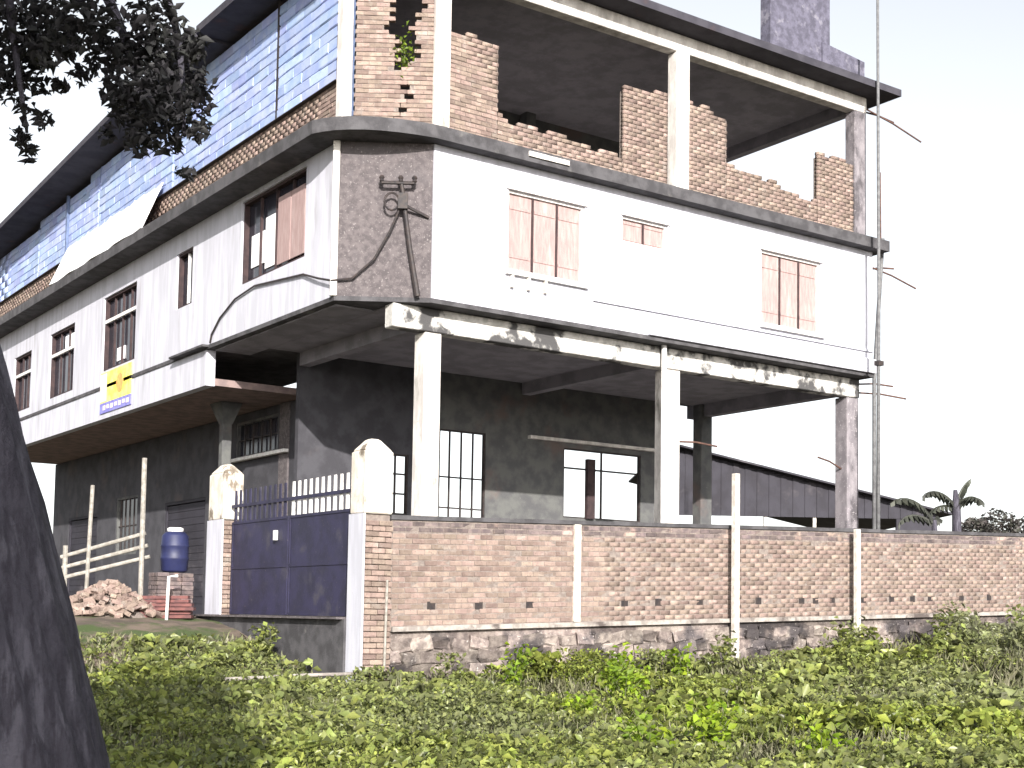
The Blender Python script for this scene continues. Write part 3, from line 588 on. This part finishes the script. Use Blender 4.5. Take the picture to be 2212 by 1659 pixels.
# =================================================================== LEFT YARD
r = empty('bamboo_railing', (-4.4, 4.8, 1.4), 'pale bamboo railing with sloping rails beside the rubble heap', 'railing')
MB().tube([(-3.92, 4.30, 1.38), (-3.94, 4.28, 4.5)], 0.05, 8).build('post', 'bamboo', r)
MB().tube([(-5.12, 5.25, 1.38), (-5.13, 5.25, 2.75)], 0.05, 8).build('post', 'bamboo', r)
for k, dz in enumerate((0.0, -0.22, -0.42)): MB().tube([(-5.2, 5.30, 2.52+dz), (-3.85+0.05*k, 4.32, 3.02+dz*1.1)], 0.04, 8).build('rail', 'bamboo', r)
tag(MB().tube([(-4.78, 5.0, 1.38), (-4.75, 4.9, 3.95)], 0.04, 8).build('bamboo_pole', 'bamboo'), 'bare bamboo pole standing behind the sloping railing', 'pole')
hp = empty('brick_heap', (-4.4, 4.2, 1.4), 'heap of loose broken bricks left of the gate', 'brick heap')
for k in range(240):
    t_ = math.sqrt(random.random()); a = random.uniform(0, 6.283); u = 0.88*t_*math.cos(a); v = 0.62*t_*math.sin(a); h = 0.66*(1-t_)
    link('brick', BR[k % 4], hp, Matrix.Translation((-4.55+u*1.1, 4.35-0.45*u+v, 1.41+h*random.uniform(0.92, 1.05))) @ Euler((random.uniform(-.6, .6), random.uniform(-.5, .5), random.uniform(0, 6.3))).to_matrix().to_4x4())
MB().add(*(lambda R: ([(-4.55, 4.35, 1.94)] + [(-4.55+0.80*math.cos(a), 4.35-0.36*math.cos(a)+0.52*math.sin(a), 1.30) for a in R], [(0, i+1, (i+1) % len(R)+1) for i in range(len(R))]))([k*math.pi/8 for k in range(16)])).build('rubble_core', 'mortar', hp)
tb = empty('brick_stack', (-3.3, 3.9, 1.4), 'neat dark red brick stack under the blue drum', 'brick stack')
for row in range(10):
    for k in range(3):
        for q_ in range(4):
            link('brick', WB[(row+k) % 4], tb, Matrix.Translation((-3.58+k*0.25+random.uniform(-.01, .01), 4.05+q_*0.13, 1.44+row*0.085)) @ Euler((0, 0, random.uniform(-.06, .06))).to_matrix().to_4x4())
dr = empty('plastic_drum', (-3.25, 4.2, 2.28), 'blue plastic drum standing on the dark brick stack', 'drum')
MB().lathe((-3.28, 4.22, 2.262), [(0.22, 0), (0.26, 0.04), (0.27, 0.25), (0.285, 0.27), (0.27, 0.30), (0.27, 0.50), (0.285, 0.52), (0.27, 0.55), (0.26, 0.72), (0.19, 0.80)], 20).build('body', 'bluepl', dr, smooth=True)
MB().lathe((-3.28, 4.22, 3.063), [(0.15, 0), (0.16, 0.02), (0.16, 0.07), (0.12, 0.09)], 16).build('lid', 'trim', dr, smooth=True)
tag(MB().tube([(-3.72, 3.4, 1.3), (-3.70, 3.4, 2.15), (-3.52, 3.42, 2.17)], 0.03, 8).build('standpipe', 'trim'), 'thin white bent standpipe left of the gate pillar', 'pipe')

# =================================================================== SHED, TREES BEHIND
sh = empty('shed', (24, 12, 1.4), 'long dark tin shed with a sloping roof behind the house', 'shed')
A = Vector((19.9, 15.4, 0)); B = Vector((27.9, 10.0, 0)); ux = (B-A).normalized(); vx = Vector((-ux.y, ux.x, 0)); SHF = Fr(A, ux, vx); LW = (B-A).length
roofz = lambda u: 7.85 - 2.25*u/LW
mb = MB(); n = 44
for k in range(n):      # corrugated gable sheets
    a, b = LW*k/n, LW*(k+1)/n; o = 0.03*(k % 2)
    mb.hexa([SHF.p(a, o, 5.27), SHF.p(b, o, 5.27), SHF.p(b, o+.03, 5.27), SHF.p(a, o+.03, 5.27), SHF.p(a, o, roofz(a)-.08), SHF.p(b, o, roofz(b)-.08), SHF.p(b, o+.03, roofz(b)-.08), SHF.p(a, o+.03, roofz(a)-.08)])
mb.build('gable_sheeting', 'tin', sh)
MB().hexa([SHF.p(-0.2, -0.4, roofz(-.2)-.07), SHF.p(LW+.5, -0.4, roofz(LW+.5)-.07), SHF.p(LW+.5, 14, roofz(LW+.5)-.07), SHF.p(-.2, 14, roofz(-.2)-.07), SHF.p(-0.2, -0.4, roofz(-.2)), SHF.p(LW+.5, -0.4, roofz(LW+.5)), SHF.p(LW+.5, 14, roofz(LW+.5)), SHF.p(-.2, 14, roofz(-.2))]).build('roof', 'tin', sh)
for u in (0.05, 3.4, 5.2, LW-0.1): MB().box(u-0.06, u+0.06, 0.07, 0.19, 1.4, 5.6, SHF).build('post', 'postc', sh)
MB().box(0, LW-1.7, 0.2, 0.3, 4.72, 4.86, SHF).build('rail', 'iron', sh)
MB().box(LW-1.45, LW-0.15, 0.05, 0.2, 1.4, 5.26, SHF).build('end_panel', 'tin', sh)
MB().box(0, LW-1.5, 0.2, 0.3, 1.4, 3.6, SHF).build('low_wall', 'inner', sh)

def blob_tree(name, loc, h, parts, label, cat, m='far', leaf=0.12, nl=1500, stem_r=0.06, group=None):
    t = empty(name, loc, label, cat, group); x, y, z = loc
    MB().tube([(x, y, z-0.1), (x+0.05, y, z+h*0.5), (x, y+0.05, z+h*0.9)], [stem_r*1.3, stem_r, stem_r*0.5], 8).build('trunk', 'bark', t)
    C = []
    for cx, cy, cz, rr in parts:
        p = RNG.normal(size=(nl, 3)); p /= np.linalg.norm(p, axis=1, keepdims=True); p *= (RNG.uniform(0.35, 1, nl)**0.5)[:, None]*rr
        C.append(p*np.array([1, 1, 0.8]) + np.array([x+cx, y+cy, z+cz]))
    C = np.vstack(C); V, F = leaves(C, leaf, 0.4); np_mesh('crown', V, F, m, t, RNG.uniform(0, 1, len(F)), 3); return t
def fronds(t, base, specs, m, w=0.42):
    for yaw, pit, ln in specs:
        mb = MB(); n = 9; d = Vector((math.cos(yaw), math.sin(yaw), 0)); sd = Vector((-d.y, d.x, 0)); P = []
        for k in range(n+1):
            s_ = k/n; a = pit - 1.7*s_*s_*(1.0 if pit < 1.25 else 0.4)
            P.append((P[-1] + (d*math.cos(a)+Vector((0, 0, 1))*math.sin(a))*ln/n) if P else Vector(base))
        for k in range(1, n):
            wd = w*math.sin(math.pi*min(0.97, (k+0.7)/n))*0.5
            for sg in (-1, 1):       # torn leaf strips
                q0, q1 = P[k], P[k]+(P[k+1]-P[k])*0.88
                mb.add([q0, q1, q1+sd*sg*wd+Vector((0, 0, -0.10)), q0+sd*sg*wd+Vector((0, 0, -0.12-random.random()*0.1))], [(0, 1, 2, 3)])
        mb.tube(P, [0.035*(1-k/(n+1)) + 0.006 for k in range(n+1)], 5)
        mb.build('frond', m, t)
bp = empty('banana_plant', (16.75, 0.75, 1.4), 'dark banana plant rising above the far end of the brick wall', 'banana plant')
MB().tube([(16.75, 0.75, 1.35), (16.78, 0.75, 3.2), (16.74, 0.74, 4.55), (16.70, 0.74, 5.0)], [0.17, 0.14, 0.11, 0.05], 10).build('stem', 'bark', bp, smooth=True)
fronds(bp, (16.72, 0.74, 4.55), [(2.6, 0.9, 1.1), (-0.6, 0.75, 0.9), (-0.4, 1.3, 0.9), (2.2, 0.2, 0.9), (-1.4, 0.8, 0.8)], 'far', 0.34)
bp = empty('banana_plant', (16.1, 1.2, 1.4), 'banana plant with one long frond leaning left, beside the shed end', 'banana plant')
MB().tube([(16.35, 1.1, 1.35), (16.32, 1.1, 3.2), (16.30, 1.1, 4.2)], [0.13, 0.11, 0.06], 10).build('stem', 'bark', bp, smooth=True)
fronds(bp, (16.30, 1.1, 4.1), [(2.55, 1.05, 1.5), (2.7, 0.55, 1.2), (0.4, 0.9, 0.6)], 'far', 0.30)
blob_tree('bush', (18.9, 1.7, 1.4), 2.9, [(0, 0, 2.6, 0.55), (0.5, -0.3, 2.3, 0.5), (-0.4, 0.2, 2.2, 0.5), (0, 0, 1.5, 0.8)], 'grey green bush above the wall just right of the banana plants', 'bush', leaf=0.14, nl=420)
blob_tree('bush', (21.4, 2.8, 1.4), 3.2, [(0, 0, 3.0, 0.6), (0.9, -0.4, 2.8, 0.6), (-0.7, 0.3, 2.7, 0.6), (0.2, 0, 1.8, 1.0), (1.8, -1.0, 2.4, 0.7)], 'wide grey green bush at the far right above the wall', 'bush', leaf=0.15, nl=480)
# plant in the hole of the corner brickwork
hpn = empty('wall_weed', cp(0.6, 0.2, 12.05), 'small green weed growing in the gap of the corner brickwork', 'weed')
c = np.array(cp(0.62, 0.12, 12.28)); V, F = leaves(c + RNG.normal(size=(160, 3))*np.array([0.13, 0.10, 0.20]), 0.09, 0.4); np_mesh('foliage', V, F, 'bright', hpn, RNG.uniform(0, 1, len(F)), 3)
MB().tube([cp(0.6, 0.15, 11.95), cp(0.62, 0.12, 12.45)], 0.012, 5).build('stem', 'stem', hpn)
c0 = np.array(cp(0.6, 0.0, 0))

# =================================================================== FOREGROUND TREE
tr = empty('tree', (-11.75, -16.3, 0.0), 'dark leaning tree trunk at the left edge with overhanging leafy crown', 'tree')
def trunk_mesh(pts, rads, n, amp, seed):
    V, Fc = [], []; pts = [Vector(p) for p in pts]
    ph = [random.uniform(0, 6.3) for _ in range(4)]
    for i, p in enumerate(pts):
        t = (pts[min(i+1, len(pts)-1)]-pts[max(i-1, 0)]).normalized(); a = Vector((0.82, -0.57, 0)); a = (a-t*a.dot(t)).normalized(); b_ = t.cross(a)
        for k in range(n):
            th = k*2*math.pi/n; rr = rads[i]*(1+amp*(math.sin(3*th+ph[0]+i*0.25)*0.6+math.sin(7*th+ph[1]-i*0.12)*0.35+math.sin(17*th+i*0.22+ph[2])*0.35+abs(math.sin(14*th-i*0.15+ph[3]))*0.4) + random.uniform(-amp, amp)*0.25)
            V.append(p + (a*math.cos(th)+b_*math.sin(th))*rr)
    m_ = len(pts); Fc = [(i*n+k, i*n+(k+1) % n, (i+1)*n+(k+1) % n, (i+1)*n+k) for i in range(m_-1) for k in range(n)] + [tuple(range(n))[::-1], tuple((m_-1)*n+k for k in range(n))]
    return MB().add(V, Fc)
def curve(P, n):
    P = [Vector(p) for p in P]; R = []
    for k in range(n+1):
        t = k/n*(len(P)-1); i = min(int(t), len(P)-2); f = t-i
        p0, p1, p2, p3 = P[max(i-1, 0)], P[i], P[i+1], P[min(i+2, len(P)-1)]
        R.append(0.5*((2*p1)+(p2-p0)*f+(2*p0-5*p1+4*p2-p3)*f*f+(3*p1-p0-3*p2+p3)*f**3))
    return R
tp = curve([(-11.64, -16.27, -0.2), (-11.74, -16.24, 0.3), (-11.95, -16.17, 1.15), (-12.33, -16.02, 2.52), (-12.60, -15.88, 3.6), (-12.72, -15.66, 4.9)], 40)
trunk_mesh(tp, [0.395-0.015*min(1, k/28) - 0.12*max(0, (k-28)/12) for k in range(41)], 72, 0.075, 3).build('trunk', 'bark', tr, smooth=True)
limbs = [[(-12.58, -15.88, 3.7), (-12.1, -15.75, 4.45), (-11.6, -15.6, 4.75), (-10.9, -15.7, 4.85)], [(-12.62, -15.83, 4.0), (-12.2, -15.4, 4.6), (-11.8, -15.2, 4.9), (-11.3, -14.9, 5.3)], [(-12.6, -15.7, 4.8), (-12.3, -15.9, 5.6), (-11.7, -16.2, 6.2)], [(-12.6, -15.7, 4.8), (-13.2, -15.3, 5.7), (-13.8, -15.0, 6.3)], [(-11.6, -15.6, 4.75), (-11.35, -15.66, 4.3), (-11.2, -15.7, 3.85)], [(-11.9, -15.68, 4.6), (-11.75, -15.4, 4.2), (-11.66, -15.37, 3.75)], [(-11.3, -15.64, 4.8), (-11.1, -15.76, 4.3), (-11.04, -15.78, 3.75)]]
for i, L_ in enumerate(limbs):
    c = curve(L_, 12); r0 = (0.12, 0.10, 0.12, 0.12, 0.04, 0.03, 0.03)[i]
    MB().tube(c, [r0*(1-0.75*k/12) for k in range(13)], 8).build('branch', 'bark', tr, smooth=True)
cl = [(-11.71, -15.35, 4.25, 0.15, 462), (-11.54, -15.25, 4.36, 0.13, 313), (-11.54, -15.77, 4.20, 0.14, 360), (-11.63, -15.22, 4.16, 0.11, 230), (-11.72, -15.25, 4.01, 0.09, 160), (-11.66, -15.64, 4.06, 0.07, 102), (-11.44, -15.25, 4.29, 0.06, 78), (-11.22, -15.81, 4.22, 0.14, 409), (-11.27, -15.77, 4.07, 0.12, 270), (-11.02, -15.53, 4.16, 0.14, 409), (-11.23, -15.91, 3.86, 0.14, 360), (-11.03, -15.75, 3.89, 0.12, 270), (-11.19, -15.49, 3.90, 0.11, 230), (-11.38, -15.85, 3.88, 0.09, 160), (-10.93, -15.66, 4.05, 0.08, 129), (-11.34, -15.58, 4.18, 0.09, 160), (-11.28, -15.84, 3.65, 0.06, 78), (-10.98, -15.52, 3.78, 0.05, 34), (-11.17, -15.84, 3.71, 0.08, 129), (-11.01, -15.88, 3.76, 0.05, 34), (-11.27, -15.34, 3.83, 0.05, 34), (-11.11, -16.04, 4.09, 0.07, 102), (-11.44, -15.42, 4.07, 0.05, 34), (-11.50, -15.33, 4.02, 0.04, 34), (-11.72, -15.60, 3.77, 0.05, 34), (-11.54, -15.19, 3.89, 0.05, 34), (-11.68, -15.36, 3.74, 0.05, 34), (-11.69, -15.51, 3.61, 0.04, 34), (-11.34, -15.30, 4.18, 0.05, 34), (-11.09, -15.93, 3.53, 0.04, 34), (-11.54, -15.50, 4.14, 0.05, 34), (-11.56, -15.19, 4.06, 0.05, 34),
      (-11.9, -15.3, 4.75, .30, 700), (-11.5, -15.5, 4.95, .35, 800), (-11.0, -15.8, 4.98, .33, 600), (-11.3, -15.0, 5.3, .6, 900), (-11.7, -16.2, 6.2, .8, 1200), (-12.6, -15.6, 5.8, .8, 1200), (-13.8, -15.0, 6.3, .9, 1200), (-12.4, -15.0, 5.2, .6, 900), (-12.9, -16.2, 5.6, .7, 900)]
C = []
for x, y, z, rr, n in cl:
    p = RNG.normal(size=(n, 3)); p /= np.linalg.norm(p, axis=1, keepdims=True); p *= (RNG.uniform(0, 1, n)**0.42)[:, None]*rr*1.15
    C.append(p + np.array([x, y, z]))
C = np.vstack(C); V, F = leaves(C[RNG.random(len(C)) < 0.72], 0.056, 0.3, 0.5); np_mesh('crown', V, F, 'tleaf', tr, np.repeat(RNG.uniform(0, 1, len(F)//2), 2), 3)

st_ = empty('tree', (-16.4, -26.0, 0.0), 'unseen leafy tree added behind the viewpoint to shade the trunk and foreground', 'tree')  # added out of view, crown kept narrow to shade the leaning trunk
MB().tube(curve([(-16.4, -26.0, -0.1), (-16.3, -26.1, 2.0), (-16.5, -25.8, 4.2), (-16.2, -25.6, 6.2)], 12), [0.32-0.016*k for k in range(13)], 12).build('trunk', 'bark', st_, smooth=True)
C = []
for x, y, z, rr, n in ((-16.5, -25.4, 6.2, 1.15, 2400), (-16.9, -25.2, 7.4, 1.1, 1700), (-16.7, -25.0, 8.5, 1.0, 1300), (-16.3, -26.2, 5.0, 1.0, 1500), (-17.3, -25.9, 6.2, 0.9, 900), (-16.2, -25.6, 4.3, 0.7, 800)):
    p = RNG.normal(size=(n, 3)); p /= np.linalg.norm(p, axis=1, keepdims=True); p *= (RNG.uniform(0, 1, n)**0.4)[:, None]*rr; C.append(p+np.array([x, y, z]))
V, F = leaves(np.vstack(C), 0.20, 0.3, 0.6); np_mesh('crown', V, F, 'tleaf', st_, np.repeat(RNG.uniform(0, 1, len(F)//2), 2), 3)

# =================================================================== WEEDS AND GRASS
def noise2(x, y, s, seed):
    r_ = np.random.default_rng(seed); v = np.zeros_like(x)
    for _ in range(7):
        a = r_.uniform(0, 6.28); f = s*r_.uniform(0.6, 1.8); v += np.sin((x*np.cos(a)+y*np.sin(a))*f + r_.uniform(0, 6.28))
    return v/7
fwv = np.array([math.sin(-YAW), math.cos(YAW)]); rtv = np.array([math.cos(YAW), math.sin(YAW)])
def scatter(n, dmin, dmax, seed):
    r_ = np.random.default_rng(seed); d = dmin*(dmax/dmin)**r_.random(n); s_ = r_.uniform(-0.50, 0.50, n)*d
    return CAMP[0]+fwv[0]*d+rtv[0]*s_, CAMP[1]+fwv[1]*d+rtv[1]*s_
px, py = scatter(9500, 6.0, 34, 5)
ok = ((px > -2.9) & (py < -2.75)) | ((px <= -2.9) & (py < 1.0)); px, py = px[ok], py[ok]
ok = np.hypot(px+11.7, py+16.3) > 0.75; px, py = px[ok], py[ok]
den = noise2(px, py, 0.9, 3); keepm = RNG.random(len(px)) < np.clip(0.62+den*1.7, 0.06, 1); px, py, den = px[keepm], py[keepm], den[keepm]
dist = np.hypot(px-CAMP[0], py-CAMP[1])
hgt = (0.20+0.16*np.clip(noise2(px, py, 1.3, 9)+0.4, 0, 1.5))*(1+1.7*ss(px, 5, 12)*ss(py, -9, -4)) * RNG.uniform(0.45, 1.6, len(px))
hgt *= 1 + 0.25*ss(py, -6, -3)*np.clip(noise2(px, py, 1.6, 33)*3, -0.8, 1.6)
hgt *= np.where(px < -2.9, 1-0.55*ss(py, -3, 0.5), 1)
nl = np.clip((120*(hgt/0.3)*np.clip(14/dist, 0.35, 1.3)), 20, 150).astype(int)
rep = np.repeat(np.arange(len(px)), nl); m_ = len(rep)
u = RNG.random(m_)**0.6; th = RNG.uniform(0, 6.283, m_); rad = (0.30+0.25*RNG.random(len(px)))[rep]*np.sqrt(RNG.random(m_))*(1-0.35*u)
cx = px[rep]+rad*np.cos(th); cy = py[rep]+rad*np.sin(th); cz = gh(px, py)[rep]+hgt[rep]*u*1.1+0.02
okb = ~((cy > -2.62) & (cx > -2.85)); cx, cy, cz, rep = cx[okb], cy[okb], cz[okb], rep[okb]
lsz = (0.04+0.10*RNG.random(len(px))**2.2)[rep]*np.clip(dist/13, 0.85, 1.5)[rep]
V, F = leaves(np.stack([cx, cy, cz], 1), lsz, 0.35, 0.6)
grey = np.clip(0.18+0.62*ss(px-0.5*(py+10), 3.5, 9.5)+0.5*noise2(px, py, 0.8, 21), 0, 1)*RNG.uniform(0.6, 1, len(px))
tag(np_mesh('weeds', V, F, 'weed', None, np.repeat(grey[rep], 2), 3), 'low tangle of broad leaved weeds over the field', kind='stuff')
# grass blades
n = 90000; bx_, by_ = scatter(n, 6.0, 34, 8); ok = (((bx_ > -2.9) & (by_ < -2.7)) | ((bx_ <= -2.9) & (by_ < 1.5))) & (np.hypot(bx_+11.7, by_+16.3) > 0.6); bx_, by_ = bx_[ok], by_[ok]; n = len(bx_)
bz = gh(bx_, by_); ln = RNG.uniform(0.15, 0.62, n)*np.where((bx_ < -2.9) & (by_ > -4), 0.45, 1.0)*(0.8+0.8*ss(bx_, 4, 12)); a = RNG.uniform(0, 6.283, n); lean = RNG.uniform(0.1, 0.8, n); ww = RNG.uniform(0.006, 0.013, n)*np.clip(np.hypot(bx_-CAMP[0], by_-CAMP[1])/12, 0.8, 2)
b0 = np.stack([bx_, by_, bz-0.01], 1); dv = np.stack([np.cos(a)*lean, np.sin(a)*lean, np.ones(n)], 1); dv /= np.linalg.norm(dv, axis=1, keepdims=True); sv = np.stack([-np.sin(a), np.cos(a), np.zeros(n)], 1)*ww[:, None]
midp = b0+dv*ln[:, None]*0.55; tipp = b0+dv*ln[:, None]*0.95+np.stack([np.cos(a), np.sin(a), -0.5*np.ones(n)], 1)*(ln*lean*0.25)[:, None]
V = np.stack([b0-sv, b0+sv, midp+sv*0.8, tipp, midp-sv*0.8], 1).reshape(-1, 3); F = np.arange(n)[:, None]*5+np.arange(5)[None]
tag(np_mesh('grass', V, F, 'grass', None, RNG.uniform(0, 1, n), 5), 'rough grass between the weeds', kind='stuff')
# single fresh plants that stand out
def weed_plant(x, y, h, wd, n, label, m='bright', leaf=0.11, lean=(0, 0)):
    z = float(gh(x, y)); t = empty('leafy_weed', (x, y, z), label, 'weed', 'bright green plants in the field')
    C = []
    for k in range(5):
        a = k*1.256+random.random(); tx, ty = x+math.cos(a)*wd*0.7+lean[0], y+math.sin(a)*wd*0.7+lean[1]
        MB().tube([(x, y, z-0.03), ((x+tx)/2, (y+ty)/2, z+h*0.6), (tx, ty, z+h*(0.75+0.25*random.random()))], [0.012, 0.009, 0.004], 5).build('stem', 'stem', t)
        s_ = RNG.random(n//5); pp = np.stack([x+(tx-x)*s_, y+(ty-y)*s_, z+h*(0.25+0.75*s_)], 1)+RNG.normal(size=(n//5, 3))*wd*0.28; C.append(pp)
    V, F = leaves(np.vstack(C), leaf, 0.5, 0.62); np_mesh('foliage', V, F, m, t, np.repeat(RNG.uniform(0, 0.6, len(F)//2), 2), 3)
weed_plant(-1.75, -5.2, 0.95, 0.24, 150, 'bright green sapling in front of the plinth, nearest the wall corner', lean=(0.12, -0.2))
weed_plant(0.45, -4.9, 0.85, 0.22, 140, 'bright green sapling before the plinth, left of the tall post', lean=(0.25, -0.1))
weed_plant(-0.9, -6.9, 0.80, 0.36, 300, 'spreading yellow green weed in the middle of the field')
weed_plant(-4.25, -12.2, 0.66, 0.30, 330, 'large bright yellow green weed clump near the bottom centre', leaf=0.09)
weed_plant(-5.6, -12.8, 0.60, 0.28, 280, 'bright weed clump at the bottom edge, left of the largest clump', leaf=0.085)
weed_plant(-3.9, -13.3, 0.52, 0.22, 220, 'bright weed clump at the bottom edge, right of the largest clump', leaf=0.08)
weed_plant(-3.4, -0.4, 0.65, 0.22, 150, 'dark green sapling below the gate by the retaining step', m='weed', leaf=0.12)
weed_plant(2.6, -4.2, 0.70, 0.26, 150, 'green sapling before the plinth, left of the tallest post, second from it', leaf=0.12)
weed_plant(3.9, -3.9, 0.75, 0.28, 160, 'green sapling at the wall foot just left of the tallest post', m='weed', leaf=0.12)
weed_plant(7.2, -3.9, 1.0, 0.34, 200, 'tall dull green weed between the two fence posts', m='weed', leaf=0.13)
weed_plant(10.2, -4.0, 1.15, 0.40, 240, 'tall dull green weed right of the shorter fence post', m='weed', leaf=0.14)
weed_plant(12.4, -4.4, 1.2, 0.45, 260, 'tall dull green weed nearest the right edge of the picture', m='weed', leaf=0.14)
weed_plant(-3.0, -8.6, 0.5, 0.28, 180, 'yellow green weed in the field in front of the corner pillar', leaf=0.10)
pk = empty('plank_pile', (-3.75, 3.6, 1.36), 'reddish brown planks lying between the brick heap and the gate pillar', 'planks')
for k in range(6):
    a = random.uniform(-0.15, 0.15); z = 1.34 + 0.075*k
    o = MB().hexa([(-4.25+a, 3.95+.05*k, z), (-3.25, 3.25+a+.05*k, z+.02), (-3.15, 3.38+a+.05*k, z+.02), (-4.15+a, 4.1+.05*k, z), (-4.25+a, 3.95+.05*k, z+.06), (-3.25, 3.25+a+.05*k, z+.08), (-3.15, 3.38+a+.05*k, z+.08), (-4.15+a, 4.1+.05*k, z+.06)]).build('plank', 'maroon', pk)
